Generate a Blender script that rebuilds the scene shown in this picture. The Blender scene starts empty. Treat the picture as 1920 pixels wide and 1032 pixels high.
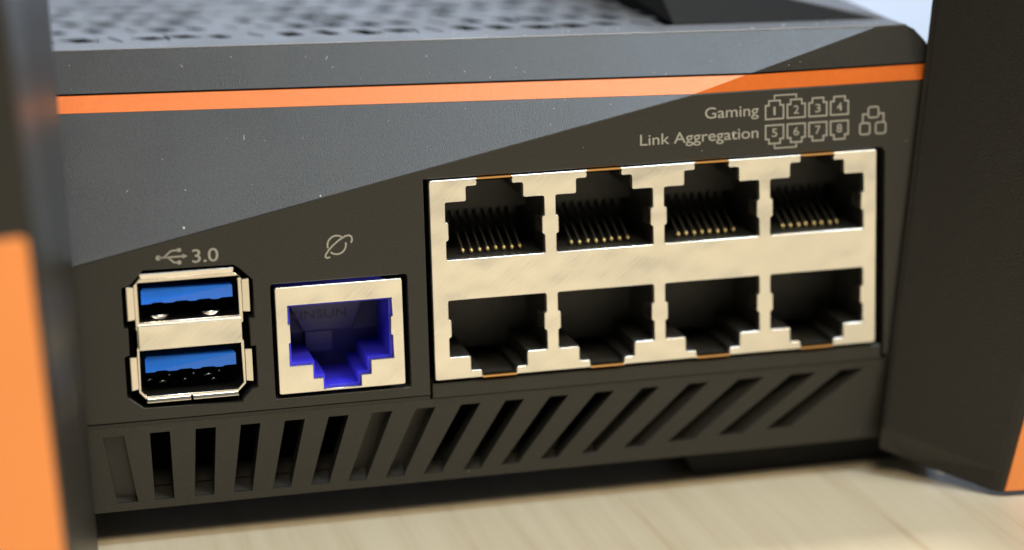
import bpy, bmesh, math, random
from mathutils import Vector, Matrix

random.seed(7)
MM = 0.001
S = bpy.context.scene
COL = S.collection

# ------------------------------------------------------------------ camera
cam_d = bpy.data.cameras.new('camera')
cam = bpy.data.objects.new('camera', cam_d)
COL.objects.link(cam)
R_ = Vector((0.97339355, -0.22759102, -0.02659565))
U_ = Vector((0.07787542, 0.21942305, 0.97251681))
F_ = Vector((0.2155004, 0.94871273, -0.23130873))
C_ = Vector((-79.1957, -269.1773, 65.4307)) * MM
M = Matrix.Identity(4)
for i in range(3):
    M[i][0], M[i][1], M[i][2], M[i][3] = R_[i], U_[i], -F_[i], C_[i]
cam.matrix_world = M
cam_d.sensor_width = 22.3
cam_d.lens = 4500 / 1920 * 22.3
cam_d.clip_start = 0.01
cam_d.clip_end = 50
cam_d.dof.use_dof = True
cam_d.dof.focus_distance = 0.280
cam_d.dof.aperture_fstop = 4.8
cam_d.dof.aperture_blades = 7
S.camera = cam

# ------------------------------------------------------------------ world and lamps (an indoor desk under ceiling lamps)
W = bpy.data.worlds.new('World')
S.world = W
W.use_nodes = True
bg = W.node_tree.nodes['Background']
bg.inputs[0].default_value = (0.85, 0.93, 1.0, 1)
bg.inputs[1].default_value = 0.10


def area(name, loc, target, size, power, color, sy=None):
    d = bpy.data.lights.new(name, 'AREA')
    d.size = size
    if sy:
        d.shape = 'RECTANGLE'
        d.size_y = sy
    d.energy = power
    d.color = color
    o = bpy.data.objects.new(name, d)
    COL.objects.link(o)
    o.location = loc
    v = Vector(target) - Vector(loc)
    o.rotation_euler = v.to_track_quat('-Z', 'Y').to_euler()
    return o


area('ceiling_lamp', (0.36, -0.45, 1.75), (0.02, 0, 0), 0.42, 22, (0.63, 0.81, 1.0), 0.42)
area('rear_ceiling_lamp', (0.22, 0.85, 1.75), (0.05, 0, 0), 0.32, 36, (1.0, 0.97, 0.92))
area('desk_lamp', (0.78, -0.66, 0.92), (0, 0, 0), 0.26, 8.5, (1.0, 0.87, 0.66))
area('front_lamp', (-0.02, -0.66, 0.86), (0, 0, 0), 0.36, 5.0, (1.0, 0.87, 0.66))
area('wall_fill_lamp', (0.3, 1.0, 1.0), (0.3, 2.2, 0.0), 1.2, 64, (0.88, 0.93, 1.0))  # unseen fill lamp, added to brighten the wall behind

S.view_settings.view_transform = 'Standard'
S.view_settings.look = 'None'
S.view_settings.exposure = 0
S.view_settings.gamma = 1
S.view_settings.use_curve_mapping = False

# ------------------------------------------------------------------ materials
MATS = {}


def mat(name, color, rough=0.5, metal=0.0, spec=0.5, bump=None, var=None, coat=0.0, rvar=None):
    m = bpy.data.materials.new(name)
    m.use_nodes = True
    nt = m.node_tree
    b = nt.nodes['Principled BSDF']
    b.inputs['Base Color'].default_value = (*color, 1)
    b.inputs['Roughness'].default_value = rough
    b.inputs['Metallic'].default_value = metal
    b.inputs['Specular IOR Level'].default_value = spec
    b.inputs['Coat Weight'].default_value = coat
    tc = nt.nodes.new('ShaderNodeTexCoord')
    if bump:
        n = nt.nodes.new('ShaderNodeTexNoise')
        n.inputs['Scale'].default_value = bump[0]
        n.inputs['Detail'].default_value = 3
        nt.links.new(tc.outputs['Object'], n.inputs['Vector'])
        bp = nt.nodes.new('ShaderNodeBump')
        bp.inputs['Strength'].default_value = bump[1]
        bp.inputs['Distance'].default_value = bump[2]
        nt.links.new(n.outputs['Fac'], bp.inputs['Height'])
        nt.links.new(bp.outputs['Normal'], b.inputs['Normal'])
    if var:
        n2 = nt.nodes.new('ShaderNodeTexNoise')
        n2.inputs['Scale'].default_value = var[0]
        n2.inputs['Detail'].default_value = 4
        nt.links.new(tc.outputs['Object'], n2.inputs['Vector'])
        mx = nt.nodes.new('ShaderNodeMix')
        mx.data_type = 'RGBA'
        mx.inputs['A'].default_value = (*[c * (1 - var[1]) for c in color], 1)
        mx.inputs['B'].default_value = (*[min(1, c * (1 + var[1])) for c in color], 1)
        nt.links.new(n2.outputs['Fac'], mx.inputs['Factor'])
        nt.links.new(mx.outputs['Result'], b.inputs['Base Color'])
    if rvar:
        n3 = nt.nodes.new('ShaderNodeTexNoise')
        n3.inputs['Scale'].default_value = rvar[0]
        n3.inputs['Detail'].default_value = 5
        nt.links.new(tc.outputs['Object'], n3.inputs['Vector'])
        mr = nt.nodes.new('ShaderNodeMapRange')
        mr.inputs['To Min'].default_value = rough - rvar[1]
        mr.inputs['To Max'].default_value = rough + rvar[1]
        nt.links.new(n3.outputs['Fac'], mr.inputs['Value'])
        nt.links.new(mr.outputs['Result'], b.inputs['Roughness'])
    MATS[name] = m
    return m


P_DARK = mat('satin_dark_plastic', (0.026, 0.0245, 0.0205), 0.36, bump=(8000, 0.36, 0.00009), var=(4200, 0.6), rvar=(75, 0.11))
P_ANT = mat('antenna_plastic', (0.020, 0.0185, 0.0155), 0.34, bump=(4200, 0.5, 0.00012), var=(900, 0.2))
P_ORANGE = mat('orange_trim', (0.68, 0.140, 0.016), 0.31, spec=0.9, bump=(9000, 0.4, 0.00008), var=(1400, 0.12))
P_ORANGE.node_tree.nodes['Principled BSDF'].inputs['Specular Tint'].default_value = (1.0, 0.80, 0.52, 1)
P_ORANGE2 = mat('orange_antenna_panel', (0.95, 0.32, 0.085), 0.45, bump=(3000, 0.2, 0.0001), var=(60, 0.05))
P_BLACK = mat('usb_inside_black', (0.012, 0.012, 0.011), 0.35, bump=(2500, 0.3, 0.0001))
P_GLOSS = mat('gloss_black', (0.008, 0.008, 0.008), 0.20, spec=0.35)
P_VOID = mat('matt_black_shade', (0.004, 0.004, 0.004), 0.9, spec=0.05)  # near-black colour stands in for the shade inside gaps and openings
P_HOUSE = mat('jack_black_plastic', (0.026, 0.025, 0.021), 0.42, bump=(900, 0.3, 0.0002), var=(300, 0.3))
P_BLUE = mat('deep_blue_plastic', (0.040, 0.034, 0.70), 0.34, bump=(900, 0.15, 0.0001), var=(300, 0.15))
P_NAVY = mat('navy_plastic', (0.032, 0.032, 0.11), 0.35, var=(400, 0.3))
P_NAVY2 = mat('navy_relief_shade', (0.014, 0.014, 0.035), 0.5)  # darker tone stands in for the shade of the raised letters
P_USB = mat('usb_blue_plastic', (0.022, 0.18, 0.85), 0.22, bump=(900, 0.15, 0.0001), var=(500, 0.1))
P_GOLD = mat('gold_contact', (1.0, 0.80, 0.38), 0.5, 0.75)
P_WIRE = mat('shaded_wire', (0.045, 0.04, 0.032), 0.45, 0.3)  # pin shafts coloured dark for the shade deep in the jack
P_BRASS = mat('copper_spring', (0.75, 0.42, 0.16), 0.3, 1.0)
P_STEEL = mat('usb_steel', (0.88, 0.82, 0.74), 0.26, 1.0, bump=(700, 0.25, 0.0001))
P_PRINT = mat('grey_print', (0.36, 0.345, 0.30), 0.6, var=(3000, 0.12))
P_DUST = mat('dust_white', (0.75, 0.75, 0.72), 0.9)
P_RUBBER = mat('rubber', (0.010, 0.010, 0.009), 0.8)


def brushed_metal():
    m = bpy.data.materials.new('nickel_shield')
    m.use_nodes = True
    nt = m.node_tree
    b = nt.nodes['Principled BSDF']
    b.inputs['Metallic'].default_value = 1.0
    tc = nt.nodes.new('ShaderNodeTexCoord')
    mp = nt.nodes.new('ShaderNodeMapping')
    mp0 = nt.nodes.new('ShaderNodeMapping')
    mp0.inputs['Rotation'].default_value = (0, math.radians(40), 0)
    mp.inputs['Scale'].default_value = (420, 500, 2600)
    nt.links.new(tc.outputs['Object'], mp0.inputs['Vector'])
    nt.links.new(mp0.outputs['Vector'], mp.inputs['Vector'])
    wv = nt.nodes.new('ShaderNodeTexNoise')
    wv.inputs['Scale'].default_value = 1.0
    wv.inputs['Detail'].default_value = 4
    wv.inputs['Distortion'].default_value = 1.2
    nt.links.new(mp.outputs['Vector'], wv.inputs['Vector'])
    n = nt.nodes.new('ShaderNodeTexNoise')
    n.inputs['Scale'].default_value = 90
    n.inputs['Detail'].default_value = 5
    nt.links.new(tc.outputs['Object'], n.inputs['Vector'])
    mr = nt.nodes.new('ShaderNodeMapRange')
    mr.inputs['To Min'].default_value = 0.20
    mr.inputs['To Max'].default_value = 0.44
    nt.links.new(n.outputs['Fac'], mr.inputs['Value'])
    nt.links.new(mr.outputs['Result'], b.inputs['Roughness'])
    mx = nt.nodes.new('ShaderNodeMix')
    mx.data_type = 'RGBA'
    mx.inputs['A'].default_value = (0.965, 0.92, 0.825, 1)
    mx.inputs['B'].default_value = (1.0, 0.97, 0.90, 1)
    nt.links.new(wv.outputs['Fac'], mx.inputs['Factor'])
    nt.links.new(mx.outputs['Result'], b.inputs['Base Color'])
    lf = nt.nodes.new('ShaderNodeTexNoise')
    lf.inputs['Scale'].default_value = 110
    lf.inputs['Detail'].default_value = 2
    nt.links.new(tc.outputs['Object'], lf.inputs['Vector'])
    b0 = nt.nodes.new('ShaderNodeBump')
    b0.inputs['Strength'].default_value = 0.5
    b0.inputs['Distance'].default_value = 0.0012
    nt.links.new(lf.outputs['Fac'], b0.inputs['Height'])
    bp = nt.nodes.new('ShaderNodeBump')
    bp.inputs['Strength'].default_value = 0.30
    bp.inputs['Distance'].default_value = 0.00008
    nt.links.new(wv.outputs['Fac'], bp.inputs['Height'])
    nt.links.new(b0.outputs['Normal'], bp.inputs['Normal'])
    nt.links.new(bp.outputs['Normal'], b.inputs['Normal'])
    return m


P_NICKEL = brushed_metal()


def wood():
    m = bpy.data.materials.new('maple_laminate')
    m.use_nodes = True
    nt = m.node_tree
    b = nt.nodes['Principled BSDF']
    b.inputs['Roughness'].default_value = 0.42
    b.inputs['Specular IOR Level'].default_value = 0.4
    tc = nt.nodes.new('ShaderNodeTexCoord')
    mp = nt.nodes.new('ShaderNodeMapping')
    mp.inputs['Rotation'].default_value = (0, 0, math.radians(12))
    mp.inputs['Scale'].default_value = (330, 12, 1)
    nt.links.new(tc.outputs['Object'], mp.inputs['Vector'])
    n = nt.nodes.new('ShaderNodeTexNoise')
    n.inputs['Scale'].default_value = 1.0
    n.inputs['Detail'].default_value = 6
    n.inputs['Roughness'].default_value = 0.6
    n.inputs['Distortion'].default_value = 0.15
    nt.links.new(mp.outputs['Vector'], n.inputs['Vector'])
    cr = nt.nodes.new('ShaderNodeValToRGB')
    e = cr.color_ramp.elements
    e[0].position = 0.30
    e[0].color = (0.45, 0.35, 0.215, 1)
    e[1].position = 0.62
    e[1].color = (0.565, 0.485, 0.34, 1)
    k = cr.color_ramp.elements.new(0.44)
    k.color = (0.53, 0.445, 0.305, 1)
    nt.links.new(n.outputs['Fac'], cr.inputs['Fac'])
    nt.links.new(cr.outputs['Color'], b.inputs['Base Color'])
    bp = nt.nodes.new('ShaderNodeBump')
    bp.inputs['Strength'].default_value = 0.1
    bp.inputs['Distance'].default_value = 0.0002
    nt.links.new(n.outputs['Fac'], bp.inputs['Height'])
    nt.links.new(bp.outputs['Normal'], b.inputs['Normal'])
    return m


P_WOOD = wood()
P_WALL = mat('white_wall', (0.52, 0.58, 0.68), 0.7, bump=(40, 0.1, 0.002), var=(3, 0.03))

# ------------------------------------------------------------------ mesh helpers (all lengths in mm)


def link_mesh(name, me, material, parent=None, smooth=False):
    o = bpy.data.objects.new(name, me)
    COL.objects.link(o)
    if material and not me.materials:
        me.materials.append(material)
    if parent:
        o.parent = parent
    if smooth:
        for p in me.polygons:
            p.use_smooth = True
    return o


def from_bm(name, bm, material, parent=None, smooth=False):
    bmesh.ops.recalc_face_normals(bm, faces=bm.faces)
    for v in bm.verts:
        v.co *= MM
    me = bpy.data.meshes.new(name)
    bm.to_mesh(me)
    bm.free()
    return link_mesh(name, me, material, parent, smooth)


def curve_mesh(outer, holes, half, bevel, res=2):
    """flat outline with holes, thickened with rounded edges -> mesh in local XY (mm)"""
    cu = bpy.data.curves.new('tmp', 'CURVE')
    cu.dimensions = '2D'
    cu.fill_mode = 'BOTH'
    cu.extrude = max(half - bevel, 0)
    cu.bevel_depth = bevel
    cu.bevel_resolution = res
    cu.offset = -bevel
    for loop in [outer] + list(holes):
        sp = cu.splines.new('POLY')
        sp.points.add(len(loop) - 1)
        for p, q in zip(sp.points, loop):
            p.co = (q[0], q[1], 0, 1)
        sp.use_cyclic_u = True
    o = bpy.data.objects.new('tmp', cu)
    COL.objects.link(o)
    bpy.context.view_layer.update()
    dg = bpy.context.evaluated_depsgraph_get()
    me = bpy.data.meshes.new_from_object(o.evaluated_get(dg))
    bpy.data.objects.remove(o)
    bpy.data.curves.remove(cu)
    return me


def plate(name, outer, holes, y0, thick, bevel, material, parent=None, fn=None):
    """plate in the XZ plane, front face at y0, going back to y0+thick; fn optionally warps (x,y,z)"""
    me = curve_mesh(outer, holes, thick / 2, bevel)
    for v in me.vertices:
        a, b, c = v.co
        p = (a, y0 + thick / 2 - c, b)
        if fn:
            p = fn(*p)
        v.co = Vector(p) * MM
    me.name = name
    me.materials.clear()
    bm = bmesh.new()
    bm.from_mesh(me)
    bmesh.ops.remove_doubles(bm, verts=bm.verts, dist=1e-7)
    bmesh.ops.recalc_face_normals(bm, faces=bm.faces)
    bm.to_mesh(me)
    bm.free()
    return link_mesh(name, me, material, parent)


def add_box(bm, x0, x1, y0, y1, z0, z1):
    v = [bm.verts.new(p) for p in ((x0, y0, z0), (x1, y0, z0), (x1, y1, z0), (x0, y1, z0),
                                   (x0, y0, z1), (x1, y0, z1), (x1, y1, z1), (x0, y1, z1))]
    for f in ((0, 1, 5, 4), (1, 2, 6, 5), (2, 3, 7, 6), (3, 0, 4, 7), (4, 5, 6, 7), (3, 2, 1, 0)):
        bm.faces.new([v[i] for i in f])
    return v


def add_prism(bm, front, back):
    """closed solid between two equal-length 3D loops"""
    a = [bm.verts.new(p) for p in front]
    b = [bm.verts.new(p) for p in back]
    bm.faces.new(a)
    bm.faces.new(b[::-1])
    n = len(a)
    for i in range(n):
        bm.faces.new((a[i], b[i], b[(i + 1) % n], a[(i + 1) % n]))


def slab(bm, loop, off):
    """solid: loop of 3D points plus the same loop moved by off"""
    o = Vector(off)
    add_prism(bm, [Vector(p) for p in loop], [Vector(p) + o for p in loop])


def bev(o, w, seg=2, ang=30):
    m = o.modifiers.new('bevel', 'BEVEL')
    m.width = w * MM
    m.segments = seg
    m.limit_method = 'ANGLE'
    m.angle_limit = math.radians(ang)
    m.harden_normals = False
    return o


def add_tube(bm, path, r, n=6):
    rings = []
    path = [Vector(p) for p in path]
    for i, p in enumerate(path):
        t = (path[min(i + 1, len(path) - 1)] - path[max(i - 1, 0)]).normalized()
        s = t.cross(Vector((1, 0, 0)))
        if s.length < 0.1:
            s = t.cross(Vector((0, 0, 1)))
        s.normalize()
        w = t.cross(s)
        rings.append([bm.verts.new(p + r * (math.cos(2 * math.pi * k / n) * s + math.sin(2 * math.pi * k / n) * w)) for k in range(n)])
    for a, b in zip(rings, rings[1:]):
        for k in range(n):
            bm.faces.new((a[k], a[(k + 1) % n], b[(k + 1) % n], b[k]))
    bm.faces.new(rings[0][::-1])
    bm.faces.new(rings[-1])


def offset_poly(pts, d):
    """mitred inset of a polygon (positive d shrinks)"""
    n = len(pts)
    area_ = sum(pts[i][0] * pts[(i + 1) % n][1] - pts[(i + 1) % n][0] * pts[i][1] for i in range(n))
    sgn = 1 if area_ > 0 else -1
    out = []
    for i in range(n):
        p0, p1, p2 = Vector(pts[i - 1]), Vector(pts[i]), Vector(pts[(i + 1) % n])
        e1, e2 = (p1 - p0).normalized(), (p2 - p1).normalized()
        n1 = Vector((-e1.y, e1.x)) * sgn
        n2 = Vector((-e2.y, e2.x)) * sgn
        m = (n1 + n2)
        if m.length < 1e-6:
            out.append(tuple(p1 + n1 * d))
            continue
        m.normalize()
        out.append(tuple(p1 + m * d / max(0.3, m.dot(n1))))
    return out


def round_poly(pts, r, seg=3):
    out = []
    n = len(pts)
    for i in range(n):
        p0, p1, p2 = Vector(pts[i - 1]), Vector(pts[i]), Vector(pts[(i + 1) % n])
        a, b = p0 - p1, p2 - p1
        rr = min(r, a.length * .4, b.length * .4)
        q0, q1 = p1 + a.normalized() * rr, p1 + b.normalized() * rr
        for k in range(seg + 1):
            t = k / seg
            q = (1 - t) ** 2 * q0 + 2 * t * (1 - t) * p1 + t * t * q1
            out.append((q.x, q.y))
    return out


def tube_walls(bm, loop, y0, y1, back=True):
    a = [bm.verts.new((x, y0, z)) for x, z in loop]
    b = [bm.verts.new((x, y1, z)) for x, z in loop]
    n = len(loop)
    for i in range(n):
        bm.faces.new((a[i], a[(i + 1) % n], b[(i + 1) % n], b[i]))
    if back:
        bm.faces.new(b)


def empty(name, loc=(0, 0, 0)):
    o = bpy.data.objects.new(name, None)
    COL.objects.link(o)
    o.empty_display_size = 0.01
    o.location = loc
    return o


# ------------------------------------------------------------------ setting
TZ = -29.6
bm = bmesh.new()
add_box(bm, -650, 750, -620, 270, TZ - 25, TZ)
table = from_bm('table', bm, P_WOOD)
table['kind'] = 'structure'
table['label'] = 'pale maple desk top under the router'
bm = bmesh.new()
add_box(bm, -2500, 3500, 2200, 2300, -800, 900)  # invented backdrop, kept low so reflections from above it stay dark
wall = from_bm('wall', bm, P_WALL)
wall['kind'] = 'structure'
wall['label'] = 'bright white wall far behind the router'

# ------------------------------------------------------------------ the router
router = empty('wireless_router', (0, 0, TZ * MM))
router['label'] = 'dark grey wireless router with orange trim, rear ports and antenna fins on pale desk'
router['category'] = 'router'
# meshes below are written in panel coordinates, so the root's offset is undone on each part
OFF = Vector((0, 0, -TZ * MM))


def part(o, label=None):
    o.parent = router
    o.location = o.location + OFF
    if label:
        o['label'] = label
    return o


def sub(o, parent, label=None):
    o.parent = parent
    if label:
        o['label'] = label
    return o


XL, XR = -78.0, 36.5           # ends of the rear face
K2, CS = 0.97, 0.2056          # tilt of the upper facet, slope of the crease


def zc(x): return 19.04 + CS * x            # crease height on the rear face
def y2(x, z): return K2 * (z - zc(x))       # upper facet
def yq(z): return 0.25 * (z - 20.05)        # upper right, leaning back


XC = 4.7                                     # where the crease meets the orange trim
ZS0, ZS1 = 20.0, 21.78                       # orange trim
ZB0, ZB1 = 22.02, 26.45                      # band above it


def xq(z):                                   # crease between leaning part and the facet, at height z
    return (z - yq(z) / K2 - 19.04) / CS


# --- port cut-outs
usb_cut = [(-61.2, 3.75), (-50.8, 3.6), (-50.2, 3.15), (-48.75, 1.7), (-48.75, -2.8), (-49.35, -2.8), (-49.35, -6.2),
           (-48.75, -6.2), (-48.75, -11.1), (-49.4, -11.35), (-50.6, -12.4), (-50.6, -12.75), (-62.0, -12.5), (-63.45, -11.3),
           (-63.85, -11.1), (-63.85, -6.3), (-63.25, -6.1), (-63.25, -2.9), (-63.75, -2.9), (-63.7, 1.85), (-62.7, 2.15), (-61.9, 2.95)]
wan_cut = round_poly([(-46.72, 0.92), (-30.65, 0.92), (-30.65, -12.8), (-46.72, -12.8)], 0.35)
rear = [(XL, -14.05), (-28.32, -14.05), (-28.32, 12.0), (28.3, 12.0), (28.75, 11.5), (28.75, -14.05), (XR, -14.05),
        (XR, ZS0 - 0.03), (XC, ZS0 - 0.03), (XL, zc(XL))]
rear_panel = part(plate('rear_panel', rear, [usb_cut, wan_cut], 0, 2.2, 0.15, P_DARK), 'dark matt rear panel with the ports')


def solid_facet(name, loop, material, label=None, depth=1.6, b=0.0):
    bm = bmesh.new()
    slab(bm, loop, (0, depth, 0))
    o = from_bm(name, bm, material)
    if b:
        bev(o, b, 2)
    return part(o, label)


def p2(x, z, d=0.0): return (x, y2(x, z) + d, z)
def pq(x, z, d=0.0): return (x, yq(z) + d, z)


solid_facet('upper_facet', [p2(XL, zc(XL)), p2(XC, ZS0 - 0.03)[0:1] + (0.0, ZS0 - 0.03), p2(XL, ZS0 - 0.03)], P_DARK,
            'slanted facet of the rear that catches the ceiling light')
bm = bmesh.new()
slab(bm, [p2(XL, ZS0, .10), p2(xq(ZS0), ZS0, .10), p2(xq(ZS1), ZS1, .10), p2(XL, ZS1, .10)], (0, 1.5, 0))
slab(bm, [pq(xq(ZS0), ZS0, .10), pq(XR, ZS0, .10), pq(XR, ZS1, .10), pq(xq(ZS1), ZS1, .10)], (0, 1.5, 0))
part(from_bm('trim_strip', bm, P_ORANGE), 'thin orange trim strip across the rear')
bm = bmesh.new()      # dark groove floor behind the joints
slab(bm, [p2(XL, ZS0 - .4, .8), p2(xq(ZS0), ZS0 - .4, .8), p2(xq(ZB0), ZB0 + .4, .8), p2(XL, ZB0 + .4, .8)], (0, 0.7, 0))
slab(bm, [pq(xq(ZS0), ZS0 - .4, .8), pq(XR - .5, ZS0 - .4, .8), pq(XR - .5, ZB0 + .4, .8), pq(xq(ZB0), ZB0 + .4, .8)], (0, 0.7, 0))
part(from_bm('groove', bm, P_VOID))
xe = xq(ZB1)
solid_facet('upper_band', [p2(XL, ZB0), p2(xq(ZB0), ZB0), p2(xe, ZB1), p2(XL, ZB1)], P_DARK, 'band of the rear above the orange trim')
solid_facet('corner_panel', [pq(xq(ZB0), ZB0), pq(XR, ZB0), pq(35.2, 23.2), pq(34.0, 24.75), pq(32.9, 26.0), pq(32.2, 26.35), pq(31.0, 26.45), pq(xe, ZB1)],
            P_DARK, 'dark corner of the rear beside the antenna')

# --- top cover: lip, perforated field, smooth shoulder
bm = bmesh.new()
lip = []
ZT = 26.62


def fe(x, d=0.0): return (x, (y2(x, ZB1) if x < xe else yq(ZB1)) + d)


pts_f = [fe(XL), fe(-40), fe(0), fe(xe), fe(32.0)]
pts_b = [(x, y + 6.5) for x, y in pts_f]
f = [(x, y + .05, ZT) for x, y in pts_f]
b = [(x, y, ZT) for x, y in pts_b]
slab(bm, f + b[::-1], (0, 0, -1.2))
lipo = part(bev(from_bm('top_lip', bm, P_DARK), 0.22, 2), 'front lip of the top cover')
bm = bmesh.new()
PX, PY = 4.25, 7.6


def tp(u, v, z=0.0): return (u, -0.2 * u + 7.2 + v, ZT - .05 + z)     # runs parallel to the front lip


for r in range(12):
    for c in range(-1, 22):
        u0 = -80 + c * PX + (PX / 2 if r % 2 else 0)
        v0 = 5.9 + r * PY
        sk = -1.1
        O = [(u0, v0), (u0 + PX, v0), (u0 + PX, v0 + PY), (u0, v0 + PY)]
        if u0 + PX > 9.0 or u0 < -78.0:
            continue
        if u0 - PX < -78.0:
            bm.faces.new([bm.verts.new(tp(*q)) for q in ((-78.0, v0), (u0, v0), (u0, v0 + PY), (-78.0, v0 + PY))])
        hx, hy = random.choice((.35, 1.1, 1.35, 1.6)), random.uniform(1.7, 2.9)
        sk = random.uniform(-1.6, -.7)
        cx, cy = u0 + PX / 2 + random.uniform(-.35, .35), v0 + PY / 2 + random.uniform(-.7, .7)
        H = [(cx - hx + .5 - sk * .5, cy - hy), (cx + hx - sk * .5, cy - hy + .9), (cx + hx - .4 + sk * .5, cy + hy), (cx - hx + sk * .5, cy + hy - .9)]
        vo = [bm.verts.new(tp(*q)) for q in O]
        vh = [bm.verts.new(tp(*q)) for q in H]
        vd = [bm.verts.new(tp(*q, -1.3)) for q in H]
        for i in range(4):
            j = (i + 1) % 4
            bm.faces.new((vo[i], vo[j], vh[j], vh[i]))
            bm.faces.new((vh[i], vh[j], vd[j], vd[i]))
grille = part(from_bm('top_grille', bm, P_DARK), 'top cover pierced by rows of slanted vent holes')
bm = bmesh.new()
A = (31.9, fe(32)[1] + 6.0, ZT)
A0 = (30.5, fe(32)[1] + 6.0, ZT)
ridge = [(32.0, 24.0, 27.35), (31.5, 60, 31.0), (31, 95, 33)]
inner = [(18.2, 21.4, 29.5), (14.0, 60, 32.0), (10, 95, 33)]
valley = [(6.0, 12.5, 26.72), (4.0, 60, 26.75), (4, 95, 26.8)]
V = lambda p: bm.verts.new(p)
va, va0 = V(A), V(A0)
vr, vi, vv = [V(p) for p in ridge], [V(p) for p in inner], [V(p) for p in valley]
bm.faces.new((va, vr[0], vi[0], va0))
for k in range(2):
    bm.faces.new((vr[k], vr[k + 1], vi[k + 1], vi[k]))
# outer chamfer down to the side
side = [(34.6, fe(32)[1] + .2, 23.9), (36.0, 24.0, 24.4), (37.5, 60, 25.5), (38, 95, 26)]
tops = [V((32.05, fe(32)[1] + .15, 26.5))] + [va] + vr
vs = [V(p) for p in side]
bm.faces.new((tops[0], tops[1], tops[2], vs[1], vs[0]))
bm.faces.new((vr[0], vr[1], vs[2], vs[1]))
bm.faces.new((vr[1], vr[2], vs[3], vs[2]))
bot = [V((36.4, 1.2, 20)), V((38, 24, 20)), V((39, 60, 20)), V((39.5, 95, 20))]
for k in range(3):
    bm.faces.new((vs[k], vs[k + 1], bot[k + 1], bot[k]))
sh = part(from_bm('top_shoulder', bm, P_DARK), 'smooth shoulder of the top cover')
bm = bmesh.new()
A1 = V(A0)
wi_, wv_ = [V(p) for p in inner], [V(p) for p in valley]
ib = V((7.5, 24.0, 29.7))
ic, id_ = V((5.0, 60, 31.0)), V((4.0, 95, 32.0))
bm.faces.new((A1, wi_[0], ib, wv_[0]))
bm.faces.new((wi_[0], wi_[1], ic, ib))
bm.faces.new((wi_[1], wi_[2], id_, ic))
part(from_bm('blackened_facet', bm, P_GLOSS), 'facet of the top cover coloured glossy black')  # coloured black so the facet reads dark instead of reflecting bright
bm = bmesh.new()
q_ = [V(p) for p in ((6.0, 12.5, 26.72), (7.5, 24.0, 29.7), (5.0, 60, 31.0), (4.0, 95, 32.0), (4, 95, 26.8), (4.0, 60, 26.75))]
bm.faces.new((q_[0], q_[1], q_[2], q_[5]))
bm.faces.new((q_[5], q_[2], q_[3], q_[4]))
part(from_bm('blackened_facet_side', bm, P_VOID))  # blackened so this face does not mirror the bright wall

# --- hidden casing: sides, back, floor, black light block inside
bm = bmesh.new()
add_box(bm, XL + 1, XR - 2.6, 34, 92, -24.6, 24)  # unseen black box, added to block light coming through the vents
part(from_bm('inner_light_block', bm, P_VOID))
bm = bmesh.new()
slab(bm, [(XR - 2.4, 2.4, -25.2), (XR - 2.4, 2.4, 20.2), (XR - .2, 95, 24), (XR - .2, 95, -25.2)], (1.6, 0, 0))
slab(bm, [(XL, 2.5, -25.2), (XL, 2.5, 1.5), (XL, 24, 25.4), (XL, 95, 25.4), (XL, 95, -25.2)], (1.0, 0, 0))
slab(bm, [(XL, 95.2, -25.2), (XL, 95.2, 25.4), (XR + 1, 95.2, 25.4), (XR + 1, 95.2, -25.2)], (0, 1.5, 0))
add_box(bm, XL + 1.1, XR - 2.5, 4.2, 95, -25.25, -24.7)
part(from_bm('lower_case', bm, P_DARK))

# --- vent tray below the ports
def yv(z): return 0.3 + 0.12 * (-14.4 - z)


slots = [[(-66.95, -15.9), (-64.5, -15.9), (-63.3, -24.2), (-65.7, -24.2)]]
raw = [(-61.53, -59.2, -59.06, -61.34), (-56.23, -53.85, -54.4, -56.7), (-50.94, -48.64, -49.87, -52.1), (-45.75, -43.38, -45.3, -47.46),
       (-40.57, -38.17, -40.71, -42.92), (-35.36, -32.92, -36.24, -38.44), (-30.09, -27.71, -31.69, -33.9), (-24.6, -22.23, -27.06, -29.28),
       (-19.17, -16.86, -22.26, -24.41), (-13.69, -11.37, -17.59, -19.75), (-7.99, -5.64, -12.72, -14.9), (-2.17, 0.03, -7.85, -9.7),
       (3.79, 6.3, -1.9, -4.4), (10.13, 13.4, 4.6, 1.2), (16.9, 20.2, 10.9, 7.6), (23.4, 26.4, 17.0, 13.9)]
for i, (a, b_, c, d) in enumerate(raw):
    zb = -24.2 if i < 9 else -24.2 + 0.22 * (i - 8)
    slots.append([(a, -15.68), (b_, -15.68), (c, zb), (d, zb)])


def vp(x, z, d=0.0): return (x, yv(z) + d, z)


ZV0, ZV1 = -14.62, -25.35
bm = bmesh.new()
TH = 2.2
# upper rail (above the slots), split above each slot/rib so it butts against the ribs
top_l = [(XL, ZV0), (XR, ZV0), (XR, -15.68), (XL, -15.68)]
slab(bm, [vp(*q) for q in top_l], (0, TH, 0))
xs = [XL] + [q[3][0] for q in slots] + [XR]
zs = [-24.2] + [q[3][1] for q in slots] + [slots[-1][3][1]]
up = []
for q in slots:
    up += [q[3], q[2]]
low = [(XL, -24.2)] + up + [(XR, up[-1][1]), (XR, -24.85), (XL, -24.85)]
slab(bm, [vp(*q) for q in low], (0, TH, 0))
yl = yv(-24.85)            # rounded lower lip
prof = [(yl, -24.85), (yl + .05, -25.08), (yl + .2, -25.26), (yl + .5, -25.35), (yl + TH, -25.35), (yl + TH, -24.85)]
slab(bm, [(XL, a, b_) for a, b_ in prof], (XR - XL, 0, 0))
tray = part(from_bm('vent_tray', bm, P_DARK), 'lower rear edge with slanting vent slots')
prev = [(XL, -15.68), (XL, -24.2)]
edges = [[(XL, -15.68), (XL, -24.2)]]
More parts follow.
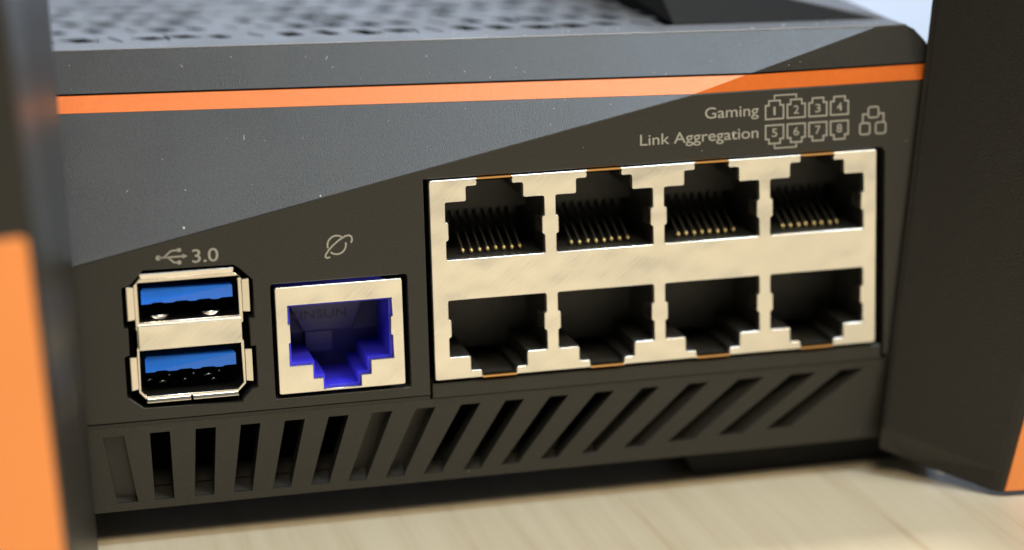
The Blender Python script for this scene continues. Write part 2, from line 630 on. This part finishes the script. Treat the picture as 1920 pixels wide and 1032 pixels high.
for i in range(len(slots) + 1):
    if i == 0:
        L = [(XL, -15.68), slots[0][0], slots[0][3], (XL, slots[0][3][1])]
    elif i == len(slots):
        s = slots[-1]
        L = [s[1], (XR, -15.68), (XR, s[2][1]), s[2]]
    else:
        a, b_ = slots[i - 1], slots[i]
        L = [a[1], b_[0], b_[3], a[2]]
    L = [(q[0], -15.68 if k < 2 else q[1]) for k, q in enumerate(L)]
    bm = bmesh.new()
    slab(bm, [vp(*q) for q in L], (0, TH, 0))
    sub(from_bm('vent_rib', bm, P_DARK), tray)
# sloping ledge behind the ribs, in two steps
bm = bmesh.new()
x0, x1 = XL + .5, XR - 3
for (ya, za, yb, zb, dep) in ((1.75, -24.15, 4.0, -23.35, 0.6), (4.15, -23.2, 6.9, -22.15, 0.6)):
    slab(bm, [(x0, ya, za), (x1, ya, za), (x1, yb, zb), (x0, yb, zb)], (0, .3, -dep))
sub(from_bm('ledge', bm, P_DARK), tray)
# closed backs: shallow ones (first, two in the middle, the right-hand run), open dark ones elsewhere
for i, d in ((0, 1.2), (6, 2.35), (7, 2.35), (12, 2.6), (13, 2.1), (14, 1.9), (15, 1.5), (16, 1.1)):
    q = slots[i]
    e = 0.9
    L = [(q[0][0] - e, -15.3), (q[1][0] + e, -15.3), (q[2][0] + e, q[2][1] - .3), (q[3][0] - e, q[3][1] - .3)]
    if d < TH:
        L = [(q[0][0], -15.68), (q[1][0], -15.68), q[2], q[3]]
    bm = bmesh.new()
    dd = (d, d, d, d)
    if i >= 13:      # the floor rises to the right; its left third stays open
        t0 = .5
        q0 = [(L[0][0] + t0 * (L[1][0] - L[0][0]), L[0][1]), L[1], L[2], (L[3][0] + t0 * (L[2][0] - L[3][0]), L[3][1])]
        L, dd = q0, (2.1, .06, .06, 2.1)
    slab(bm, [vp(*p, e_) for p, e_ in zip(L, dd)], (0, .4, 0))
    sub(from_bm('slot_back', bm, P_DARK), tray)
bm = bmesh.new()
add_box(bm, XL + 1, XR - 3, 8.5, 9.0, -25, -14.35)  # black sheet standing in for the shade behind the open slots
add_box(bm, XL + 1, XR - 3, 2.7, 33.8, -14.3, -14.1)  # unseen baffle, added to stop light leaking onto the ledge
sub(from_bm('dark_baffle', bm, P_VOID), tray)
# riser under the LAN block
bm = bmesh.new()
slab(bm, [(-28.1, .06, -14.55), (28.5, .06, -14.55), (28.5, .06, -12.72), (-28.1, .06, -12.72)], (0, 2.6, 0))
ri = part(bev(from_bm('tray_riser', bm, P_DARK), 0.2, 3), 'raised edge of the vent tray under the network ports')
for a, b_ in ((XL, -28.4), (28.9, XR)):
    bm = bmesh.new()
    slab(bm, [(a, .32, -14.6), (b_, .32, -14.6), (b_, .02, -14.12), (a, .02, -14.12)], (0, 2, 0))
    part(from_bm('tray_seam', bm, P_DARK))

# --- foot
bm = bmesh.new()
loop = round_poly([(4.2, -25.4), (37.5, -25.4), (37.5, TZ + .02), (6.4, TZ + .02)], 0.8)
slab(bm, [(x, 6.0, z) for x, z in loop], (0, 12, 0))
part(from_bm('rubber_foot', bm, P_RUBBER), 'black rubber foot under the router')
bm = bmesh.new()
loop = round_poly([(-77, -25.4), (-64, -25.4), (-64, TZ + .02), (-77, TZ + .02)], 0.8)
slab(bm, [(x, 30, z) for x, z in loop], (0, 12, 0))
part(from_bm('rubber_foot', bm, P_RUBBER))

# ------------------------------------------------------------------ LAN block: shield with eight jack openings
PIT, WJ, HJ, GJ = 13.3, 11.9, 6.9, 4.9


def jack_outline(cx, row):
    """stepped opening, row +1 = latch up, -1 = latch down; z measured from the block centre"""
    z0, z1, z2, z3 = GJ / 2, GJ / 2 + HJ, GJ / 2 + HJ + 1.78, GJ / 2 + HJ + 2.55
    h, s1, s2, t = WJ / 2, 3.42, 2.1, 0.30
    ta, tb = z0 + 2.25, z0 + 4.55
    p = [(-h, z0), (h, z0), (h, ta), (h - t, ta + .12), (h - t, tb - .12), (h, tb), (h, z1), (s1, z1), (s1, z2), (s2, z2), (s2, z3),
         (-s2, z3), (-s2, z2), (-s1, z2), (-s1, z1), (-h, z1), (-h, tb), (-h + t, tb - .12), (-h + t, ta + .12), (-h, ta)]
    p = round_poly(p, 0.22, 2)
    q = [(cx + a, b * row - 0.2) for a, b in p]
    return q if row > 0 else q[::-1]


shield_outer = round_poly([(-27.75, -12.25), (27.55, -12.25), (27.55, 11.85), (-27.75, 11.85)], 0.3)
holes = []
cxs = [(-1.5 + c) * PIT for c in range(4)]
for row in (1, -1):
    for cx in cxs:
        holes.append(jack_outline(cx, row))
shield = part(plate('lan_shield', shield_outer, holes, -0.35, 1.0, 0.12, P_NICKEL), 'pale metal shield around the eight network jacks')
# bent side tabs
for row in (1, -1):
    for cx in cxs:
        for s in (-1, 1):
            bm = bmesh.new()
            x = cx + s * (WJ / 2 - 0.30)
            za, zb = sorted(((GJ / 2 + 2.45) * row - .2, (GJ / 2 + 4.35) * row - .2))
            slab(bm, [(x, -.28, za), (x, -.28, zb), (x - s * .42, 1.6, zb), (x - s * .42, 1.6, za)], (s * .18, 0, 0))
            sub(from_bm('side_tab', bm, P_STEEL), shield)
# thin copper springs closing the latch notches
for row in (1, -1):
    for cx in cxs:
        bm = bmesh.new()
        zz = 11.68 if row > 0 else -12.3
        add_box(bm, cx - 2.08, cx + 2.08, -.43, .5, zz, zz + .22)
        sub(from_bm('latch_spring', bm, P_BRASS), shield)

# one jack of each row, then copies
z0, z1, z2, z3 = GJ / 2, GJ / 2 + HJ, GJ / 2 + HJ + 1.78, GJ / 2 + HJ + 2.5
hw = WJ / 2


def make_jack(zt_, comb_y):
    bm = bmesh.new()
    tl = [(-hw, z0), (hw, z0), (hw, z1), (3.42, z1), (3.42, z2), (2.1, z2), (2.1, z3), (-2.1, z3), (-2.1, z2), (-3.42, z2), (-3.42, z1), (-hw, z1)]
    tube_walls(bm, tl, 0.66, 14)
    add_box(bm, -hw + .02, hw - .02, comb_y, 13.9, z0 + zt_, z1 - .02)            # upper back block
    add_box(bm, -3.4, 3.4, comb_y, 13.9, z1 - .02, z2 - .03)
    for k in range(9):                                            # comb
        x = (k - 4) * 1.02
        add_box(bm, x - .22, x + .22, comb_y - .05, comb_y + .7, z0 + zt_ - .75, z0 + zt_ + .02)
    o = from_bm('jack_housing', bm, P_HOUSE)
    me = o.data
    bpy.data.objects.remove(o)
    return me


def make_pin(path, tip):
    bm = bmesh.new()
    add_tube(bm, path, 0.12, 6)
    n0 = len(bm.faces)
    if tip:
        bmesh.ops.create_uvsphere(bm, u_segments=10, v_segments=6, radius=1, matrix=Matrix.Translation(tip) @ Matrix.Diagonal((.21, .34, .30, 1)))
    bm.faces.ensure_lookup_table()
    for f_ in bm.faces[n0:]:
        f_.material_index = 1
    o = from_bm('contact_pin', bm, P_WIRE, smooth=True)
    o.data.materials.append(P_GOLD)
    me = o.data
    bpy.data.objects.remove(o)
    return me


housing = {1: make_jack(3.9, 9.6), -1: make_jack(1.9, 10.2)}
pins = {1: make_pin([(0, 3.4, z0 + .15), (0, 2.5, z0 + .4), (0, 2.8, z0 + .75), (0, 5.4, z0 + 1.9), (0, 9.9, z0 + 3.6)], (0, 2.3, z0 + .42)),
        -1: make_pin([(0, 3.9, z0 + .15), (0, 3.1, z0 + .3), (0, 3.3, z0 + .5), (0, 10.4, z0 + 1.6)], None)}
for row in (1, -1):
    for cx in cxs:
        j = bpy.data.objects.new('lan_jack', housing[row])
        COL.objects.link(j)
        j.location = Vector((cx, 0, -0.2)) * MM
        j.scale = (1, 1, row)
        part(j)
        for k in range(8):
            p = bpy.data.objects.new('contact_pin', pins[row])
            COL.objects.link(p)
            p.location = Vector(((k - 3.5) * 1.0 + random.uniform(-.05, .05), random.uniform(-.12, .12), random.uniform(-.04, .05))) * MM
            p.parent = j
# dark backing of the LAN well
bm = bmesh.new()
tube_walls(bm, [(-28.6, -13.2), (29.2, -13.2), (29.2, 12.4), (-28.6, 12.4)], 2.1, 3.2)
part(from_bm('port_well', bm, P_VOID))
for o in ('port_well',):
    bpy.data.objects.remove(bpy.data.objects[o])
bm = bmesh.new()
for (a, b_, c, d) in ((-28.6, -27.9, -13.0, 12.4), (27.7, 29.2, -13.0, 12.4), (-28.6, 29.2, 12.0, 12.5), (-28.6, 29.2, -13.0, -12.4)):
    add_box(bm, a, b_, 2.3, 2.9, c, d)
part(from_bm('port_well', bm, P_VOID))

# ------------------------------------------------------------------ WAN jack
wan_outer = round_poly([(-46.3, 0.55), (-31.35, 0.55), (-31.35, -12.25), (-46.3, -12.25)], 0.25)
wan_open = [(-44.93, -1.65), (-32.62, -1.65), (-32.62, -3.85), (-32.85, -3.95), (-32.85, -6.1), (-32.62, -6.2), (-32.62, -8.95), (-35.38, -8.95),
            (-35.38, -10.65), (-36.6, -10.65), (-36.6, -12.0), (-41.05, -12.0), (-41.05, -10.65), (-42.2, -10.65), (-42.2, -8.95),
            (-44.93, -8.95), (-44.93, -6.2), (-44.7, -6.1), (-44.7, -3.95), (-44.93, -3.85)]
wan = part(plate('wan_port', wan_outer, [wan_open], -0.35, 0.7, 0.09, P_NICKEL), 'square metal port frame with blue jack inside')
wi = [(-44.93, -1.65), (-32.62, -1.65), (-32.62, -8.95), (-35.38, -8.95), (-35.38, -10.65), (-36.6, -10.65), (-36.6, -12.0), (-41.05, -12.0),
      (-41.05, -10.65), (-42.2, -10.65), (-42.2, -8.95), (-44.93, -8.95)]
inn = [(-44.6, -1.98), (-32.95, -1.98), (-32.95, -8.7), (-35.65, -8.7), (-35.65, -10.4), (-36.85, -10.4), (-36.85, -11.75), (-40.8, -11.75),
       (-40.8, -10.4), (-41.95, -10.4), (-41.95, -8.7), (-44.6, -8.7)]
wo = [(-45.2, -1.3), (-32.3, -1.3), (-32.3, -9.2), (-35.1, -9.2), (-35.1, -10.9), (-36.3, -10.9), (-36.3, -12.15), (-41.3, -12.15),
      (-41.3, -10.9), (-42.5, -10.9), (-42.5, -9.2), (-45.2, -9.2)]
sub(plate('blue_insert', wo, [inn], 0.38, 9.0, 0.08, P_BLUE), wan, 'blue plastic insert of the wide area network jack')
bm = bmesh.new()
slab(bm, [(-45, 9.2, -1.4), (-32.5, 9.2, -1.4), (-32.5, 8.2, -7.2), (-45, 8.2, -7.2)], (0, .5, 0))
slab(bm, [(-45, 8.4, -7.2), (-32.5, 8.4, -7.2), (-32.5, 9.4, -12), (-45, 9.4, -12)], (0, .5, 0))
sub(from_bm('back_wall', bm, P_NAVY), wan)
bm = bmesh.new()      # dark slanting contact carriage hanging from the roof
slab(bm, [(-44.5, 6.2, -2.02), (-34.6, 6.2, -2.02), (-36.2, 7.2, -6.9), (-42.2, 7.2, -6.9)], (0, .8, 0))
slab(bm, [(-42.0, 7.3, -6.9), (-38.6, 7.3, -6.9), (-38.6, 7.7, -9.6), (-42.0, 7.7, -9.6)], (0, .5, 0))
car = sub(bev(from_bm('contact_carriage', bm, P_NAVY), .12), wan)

# ------------------------------------------------------------------ USB stack
open1 = [(-62.05, 2.45), (-50.35, 2.45), (-50.35, -2.3), (-50.55, -2.5), (-62.05, -2.5)]
open2 = [(-62.15, -5.65), (-50.45, -5.65), (-50.4, -10.4), (-51.1, -11.15), (-61.6, -11.15), (-62.2, -10.4)]
uo = [(-61.7, 2.78), (-50.85, 2.78), (-50.05, 2.1), (-50.05, -3.1), (-50.25, -3.3), (-50.25, -5.2), (-50.1, -5.4), (-50.1, -10.55), (-51.0, -11.45),
      (-61.75, -11.45), (-62.5, -10.6), (-62.45, -5.4), (-62.3, -5.2), (-62.3, -3.3), (-62.4, -3.1), (-62.4, 2.1)]
usb = part(plate('usb_port', uo, [open1, open2], -0.05, 0.5, 0.08, P_STEEL), 'metal shell of the two stacked blue ports')
t = .28
# flared flanges: inner edge in the shell plane, outer edge towards the viewer
for lp, of in (
        ([(-61.6, -.05, 2.72), (-50.95, -.05, 2.72), (-50.85, -.3, 3.38), (-61.7, -.3, 3.38)], (0, t, 0.05)),
        ([(-62.35, -.05, 1.9), (-62.35, -.05, -1.95), (-63.25, -.25, -2.0), (-63.25, -.25, 2.0)], (-.05, t, 0)),
        ([(-50.1, -.05, 1.9), (-50.1, -.05, -1.95), (-49.2, -.2, -2.0), (-49.2, -.2, 2.0)], (.05, t, 0)),
        ([(-62.45, -.05, -6.35), (-62.45, -.05, -10.2), (-63.3, -.25, -10.3), (-63.3, -.25, -6.3)], (-.05, t, 0)),
        ([(-50.12, -.05, -6.4), (-50.12, -.05, -10.25), (-49.25, -.2, -10.35), (-49.25, -.2, -6.4)], (.05, t, 0)),
        ([(-61.6, -.05, -11.38), (-56.55, -.05, -11.38), (-56.55, -.2, -11.92), (-61.7, -.2, -11.92)], (0, t, -.05)),
        ([(-56.35, -.05, -11.38), (-51.05, -.05, -11.38), (-51.0, -.2, -11.92), (-56.35, -.2, -11.92)], (0, t, -.05)),
        ):
    bm = bmesh.new()
    slab(bm, lp, of)
    sub(bev(from_bm('shell_flange', bm, P_STEEL), .1, 2), usb)
bm = bmesh.new()
add_box(bm, -62.2, -50.3, -.42, -.06, -5.5, -2.62)
sub(bev(from_bm('divider_plate', bm, P_NICKEL), .1, 2), usb, 'plain metal plate between the two blue ports')
bm = bmesh.new()
for op in (open1, open2):
    tube_walls(bm, op, 0.4, 11)
sub(from_bm('port_interior', bm, P_BLACK), usb)  # metal inside of the shell, coloured black for the shade within
# casing cavity behind the cut-out
bm = bmesh.new()
cav = offset_poly(usb_cut, -.2)
for s in ((-64.2, -62.55, -13.2, 4.2), (-50.0, -48.3, -13.2, 4.2), (-64, -48.5, 2.85, 4.2), (-64, -48.5, -13.2, -11.5)):
    add_box(bm, s[0], s[1], 2.3, 2.8, s[2], s[3])
add_box(bm, -47.2, -30.2, 2.3, 2.8, .6, 1.4)
add_box(bm, -47.2, -30.2, 2.3, 2.8, -13.2, -12.35)
add_box(bm, -47.2, -46.35, 2.3, 2.8, -12.35, .6)
add_box(bm, -31.3, -30.2, 2.3, 2.8, -12.35, .6)
part(from_bm('port_well', bm, P_VOID))
for zt in (1.45, -6.65):
    bm = bmesh.new()
    prof = []
    xa, xb = -61.55, -51.1
    n = 40
    lower = []
    for k in range(n + 1):                                    # scalloped lower front edge
        x = xa + (xb - xa) * k / n
        lower.append((x, zt - 1.62 - 0.13 * (1 if math.sin((x - xa) * 2.35 + .4) > 0.15 else 0)))
    loop = [(xa + .1, zt - .1), (xa + .1 + .2, zt), (xb - .3, zt), (xb - .1, zt - .1)]
    loop = [(xa, zt - .25), (xa + .25, zt), (xb - .25, zt), (xb, zt - .25)] + lower[::-1]
    fr = [(x, .35 + (0.55 if z > zt - .2 else 0), z) for x, z in loop]
    bk = [(x, 8.5, z) for x, z in loop]
    add_prism(bm, fr, bk)
    sub(from_bm('blue_tongue', bm, P_USB), usb, 'bright blue contact tongue')
    bm = bmesh.new()
    for k in range(4):
        x = -60.3 + k * 2.65
        add_box(bm, x - .55, x + .55, 1.9, 8, zt - 1.95, zt - 1.76)
    sub(from_bm('contact_strip', bm, P_BLACK), usb)
for x, z in ((-59.55, -2.25), (-53.7, -2.25)):
    bm = bmesh.new()
    n = 10
    rings = []
    for k in range(5):
        ph = k / 4 * math.pi / 2
        rings.append([(x + 1.1 * math.cos(ph) * math.cos(a), .95 - .5 * math.sin(ph) * 1.0 - .05, z + .55 - .75 * math.cos(ph) * math.sin(a)) for a in [math.pi * i / n for i in range(n + 1)]])
    vs_ = [[bm.verts.new(p) for p in r] for r in rings]
    for a, b_ in zip(vs_, vs_[1:]):
        for i in range(n):
            bm.faces.new((a[i], a[i + 1], b_[i + 1], b_[i]))
    bmesh.ops.remove_doubles(bm, verts=bm.verts, dist=1e-4)
    bmesh.ops.holes_fill(bm, edges=bm.edges)
    sub(from_bm('spring_tab', bm, P_STEEL, smooth=True), usb)
for x, z, w in ((-61.1, -9.6, .5), (-59.6, -9.9, .7), (-58.8, -9.2, .2), (-57.0, -9.85, .35), (-56.0, -9.25, .2), (-54.3, -9.5, .9), (-53.0, -9.2, .2), (-53.7, -10.1, .5)):
    bm = bmesh.new()
    add_tube(bm, [(x - w / 2, 1.6, z - .1), (x, 1.3, z + .12), (x + w / 2, 1.7, z - .05), (x + w / 2 + .1, 2.6, z - .4)], .1, 5)
    sub(from_bm('spring_tab', bm, P_STEEL, smooth=True), usb)

# ------------------------------------------------------------------ antennas
def antenna_fin(loops, orange, label):
    bm = bmesh.new()
    vs_ = [[bm.verts.new(p) for p in lp] for lp in loops]
    bm.faces.new(vs_[0])
    bm.faces.new(vs_[-1][::-1])
    for a_, b_ in zip(vs_, vs_[1:]):
        for i in range(len(a_)):
            j = (i + 1) % len(a_)
            bm.faces.new((a_[i], b_[i], b_[j], a_[j]))
    a = from_bm('antenna', bm, P_ANT)
    bev(a, 0.25, 2, 20)
    part(a, label)
    o = plate('accent_panel', orange[0], [], 0, .5, .12, P_ORANGE2, fn=orange[1])
    sub(o, a, 'flat orange accent panel on the antenna edge')
    return a


# right fin: inner side seen at a slant, rear edge with orange inlay
def lean(p, k, dx, dy): return (p[0] + dx * k, p[1] + dy * k, p[2])


zl, zh = -29.0, 95.0
rl = [(28.0, -0.5, -26.0), (31.0, -1.4, -27.3), (38.1, -11.8, zl), (39.0, -12.6, zl), (48.2, -13.6, zl), (48.5, 0.0, -26.0)]
rh = [(p[0] + (.207 if i in (2, 3, 4) else .113) * (zh - p[2]), p[1] - (.102 if i in (2, 3, 4) else 0.0) * (zh - p[2]), zh) for i, p in enumerate(rl)]
rh[1] = tuple(Vector(rh[0]).lerp(Vector(rh[2]), .04))
rm = [tuple(Vector(a_).lerp(Vector(b_), .022)) for a_, b_ in zip(rl, rh)]
rm[1] = tuple(Vector(rm[0]).lerp(Vector(rm[2]), .04))


def r_or(x, y, z):
    k = (z - zl)
    return (39.4 + x + .207 * k, -12.75 - .104 * x - .102 * k + y - .14, z)


antenna_fin((rl, rm, rh), ([(0, zl + .15), (8.5, zl + .15), (8.5, 18), (0, 18)], r_or), 'dark antenna fin at the right end beside the network jacks')
# left fin: nearer, out of focus
ll = [(-68.6, -7.0, -27.0), (-72.1, -41.0, -27.0), (-72.5, -41.8, -27.0), (-84, -42.5, -27.0), (-86, -7, -27.0)]
lh = [(-70.9, -7.0, 95), (-77.4, -41.0, 95), (-77.8, -41.8, 95), (-92, -42.5, 95), (-94, -7, 95)]


def l_or(x, y, z):
    k = (z + 27.0) / 122.0
    return (-72.75 - 5.3 * k + x, -41.95 + .06 * x + y - .12, z)


loop = round_poly([(-9.5, -26.8), (0, -26.8), (0, 17.6), (-9.5, 16.8)], 1.0, 5)
antenna_fin((ll, lh), (loop, l_or), 'dark antenna fin with orange panel at the left end beside the blue ports')

# ------------------------------------------------------------------ printed lettering and icons (on the rear face)
YP = -0.035


def text(body, x0, x1, zb, cap, label, parent=None, y=YP, material=None, ref=None):
    cu = bpy.data.curves.new('tmp', 'FONT')
    cu.body = body
    cu.size = 1
    cu.offset = 0.006
    o = bpy.data.objects.new('tmp', cu)
    COL.objects.link(o)
    bpy.context.view_layer.update()
    me = bpy.data.meshes.new_from_object(o.evaluated_get(bpy.context.evaluated_depsgraph_get()))
    bpy.data.objects.remove(o)
    bpy.data.curves.remove(cu)
    xs_ = [v.co.x for v in me.vertices]
    a, b_ = min(xs_), max(xs_)
    capu = 0.729
    for v in me.vertices:
        v.co = Vector((x0 + (v.co.x - a) / (b_ - a) * (x1 - x0), y, zb + v.co.y / capu * cap)) * MM
    me.materials.clear()
    ob = link_mesh('lettering', me, material or P_PRINT)
    if parent:
        sub(ob, parent, label)
    else:
        part(ob, label)
    return ob


def stroke(bm, pts, w, closed=False):
    pts = [Vector(p) for p in pts]
    n = len(pts)
    L, Rr = [], []
    for i in range(n):
        if closed:
            p0, p2_ = pts[i - 1], pts[(i + 1) % n]
        else:
            p0, p2_ = pts[max(i - 1, 0)], pts[min(i + 1, n - 1)]
        e1 = (pts[i] - p0)
        e2 = (p2_ - pts[i])
        if e1.length < 1e-9: e1 = e2
        if e2.length < 1e-9: e2 = e1
        e1.normalize()
        e2.normalize()
        n1, n2 = Vector((-e1.y, e1.x)), Vector((-e2.y, e2.x))
        m = (n1 + n2).normalized()
        d = w / 2 / max(.4, m.dot(n1))
        L.append(bm.verts.new((pts[i].x + m.x * d, YP, pts[i].y + m.y * d)))
        Rr.append(bm.verts.new((pts[i].x - m.x * d, YP, pts[i].y - m.y * d)))
    for i in range(n if closed else n - 1):
        j = (i + 1) % n
        bm.faces.new((L[i], L[j], Rr[j], Rr[i]))


def disc(bm, cx, cz, r, n=16):
    bm.faces.new([bm.verts.new((cx + r * math.cos(2 * math.pi * k / n), YP, cz + r * math.sin(2 * math.pi * k / n))) for k in range(n)])


def rect(bm, x0, x1, z0, z1):
    bm.faces.new([bm.verts.new(p) for p in ((x0, YP, z0), (x1, YP, z0), (x1, YP, z1), (x0, YP, z1))])


text('Gaming', 5.95, 12.65, 16.95, 1.38, 'printed word Gaming')
text('Link Aggregation', -2.1, 12.6, 14.24, 1.38, 'printed words Link Aggregation')
text('3.0', -55.5, -52.5, 4.25, 1.62, 'printed figure 3.0')
SW = 0.19
for i in range(4):
    x = 13.42 + i * 2.74
    a, b_ = x + SW / 2, x + 2.43 - SW / 2
    for up_ in (True, False):
        if up_:
            base, sh_, st, tp_ = 16.38, 18.02, 18.22, 18.58
            sg = 1
        else:
            base, sh_, st, tp_ = 15.62, 13.95, 13.75, 13.40
        s_, t_ = .42, .42
        bm = bmesh.new()
        stroke(bm, [(a, base), (b_, base), (b_, sh_), (b_ - s_, sh_), (b_ - s_, tp_), (a + s_, tp_), (a + s_, sh_), (a, sh_)], SW, True)
        part(from_bm('port_icon', bm, P_PRINT))
        num = str(i + 1 + (0 if up_ else 4))
        c = (a + b_) / 2
        hwid = .34 if num != '1' else .13
        text(num, c - hwid, c + hwid, (16.85 if up_ else 14.22), 1.05, 'printed figure ' + num)
bm = bmesh.new()
stroke(bm, [(14.63, 18.72), (14.63, 19.2), (17.37, 19.2), (17.37, 18.75)], SW * .9)
part(from_bm('link_bracket', bm, P_PRINT))
bm = bmesh.new()
stroke(bm, [(14.63, 13.25), (14.63, 12.82), (17.37, 12.82), (17.37, 13.25)], SW * .9)
part(from_bm('link_bracket', bm, P_PRINT))
bm = bmesh.new()
for (a, b_, c, d) in ((26.55, 27.85, 15.75, 17.05), (25.48, 26.75, 13.75, 15.12), (27.5, 28.78, 13.75, 15.12)):
    stroke(bm, round_poly([(a, c), (b_, c), (b_, d), (a, d)], .3, 3), SW, True)
stroke(bm, [(25.85, 15.22), (25.85, 16.2), (26.42, 16.2)], SW)
stroke(bm, [(27.98, 16.2), (28.5, 16.2), (28.5, 15.22)], SW)
part(from_bm('network_icon', bm, P_PRINT), 'printed icon of three linked boxes')
bm = bmesh.new()
disc(bm, -59.35, 5.1, .30)
stroke(bm, [(-59.3, 5.1), (-56.5, 5.1)], .2)
bm.faces.new([bm.verts.new(p) for p in ((-56.6, YP, 4.82), (-56.0, YP, 5.1), (-56.6, YP, 5.38))])
stroke(bm, [(-58.75, 5.1), (-58.3, 5.45), (-57.9, 5.8), (-57.4, 5.85), (-57.1, 5.85)], .19)
rect(bm, -57.15, -56.72, 5.64, 6.06)
stroke(bm, [(-58.3, 5.1), (-57.9, 4.75), (-57.6, 4.45), (-57.2, 4.4)], .19)
disc(bm, -57.0, 4.4, .26)
part(from_bm('usb_icon', bm, P_PRINT), 'printed trident icon')
bm = bmesh.new()
cx, cz = -38.78, 5.05
for a0, a1 in ((52, 196), (226, 372)):
    stroke(bm, [(cx + 1.08 * math.cos(math.radians(a0 + (a1 - a0) * k / 18)), cz + 1.1 * math.sin(math.radians(a0 + (a1 - a0) * k / 18))) for k in range(19)], .21)
stroke(bm, [(-37.1, 5.18), (-36.95, 5.52), (-37.02, 5.9), (-37.3, 6.1), (-37.75, 6.02), (-38.5, 5.6), (-39.2, 5.05), (-39.75, 4.5), (-40.1, 4.0), (-40.15, 3.72), (-39.95, 3.58), (-39.6, 3.66)], .21)
part(from_bm('globe_icon', bm, P_PRINT), 'printed icon of a ringed globe')
# moulded name deep in the blue jack
# the carriage face leans back by 1 mm over 4.9 mm
kins = text('KINSUN', -43.8, -37.0, -5.25, 1.15, 'faint raised maker lettering inside the blue jack', parent=wan, y=6.75, material=P_NAVY2)

# ------------------------------------------------------------------ dust and lint
bm = bmesh.new()


def speck(x, y, z, r):
    m_ = Matrix.Translation((x, y, z)) @ Matrix.Diagonal((r * random.uniform(.8, 1.3), r, r * random.uniform(.7, 1.2), 1))
    bmesh.ops.create_icosphere(bm, subdivisions=1, radius=1, matrix=m_)


def lint(x, z, L, a):
    pts = []
    for k in range(4):
        t_ = k / 3 - .5
        xx, zz = x + L * t_ * math.cos(a) + .08 * math.sin(k * 2), z + L * t_ * math.sin(a)
        pts.append((xx, y2(xx, zz) - .05, zz))
    add_tube(bm, pts, .022, 4)


for _ in range(38):
    x = random.uniform(-68, 20)
    z = random.uniform(zc(x), 26) if zc(x) < 25.5 else 25.8
    if ZS0 - .1 < z < ZB0 + .1:
        continue
    if y2(x, z) < .1:
        continue
    speck(x, y2(x, z), z, random.choice((.03, .04, .05, .07)))
speck(-56.2, y2(-56.2, 8.2), 8.2, .14)
speck(-40.4, y2(-40.4, 10.9), 10.9, .12)
for (x, z, L, a) in ((-54, 24.6, .45, -.7), (-37, 25.0, .5, .8), (-36.5, 24, .35, .3), (-48, 17, .55, 1.2), (-62, 12, .3, .5)):
    lint(x, z, L, a)
for _ in range(40):
    x = random.uniform(-66, 33)
    z = random.uniform(-24.8, 18)
    if -64.5 < x < 29 and z < 13 and not (z < -14.8):
        continue
    if z > zc(x) - .3 or (z < -15.6 and z > -24.2):
        continue
    speck(x, 0.0 if z > -14 else yv(z), z, random.choice((.03, .04, .05)))
for _ in range(30):
    x = random.uniform(-30, 30)
    yy = fe(x, random.uniform(.6, 5))[1]
    speck(x, yy, ZT + .03, random.choice((.05, .07, .1)))
dust = from_bm('dust', bm, P_DUST)
dust['kind'] = 'stuff'
dust['label'] = 'tiny white dust specks and lint on the router casing'

for v in kins.data.vertices:
    v.co.y = (6.2 + (-2.02 - v.co.z / MM) / 4.88 - .06) * MM
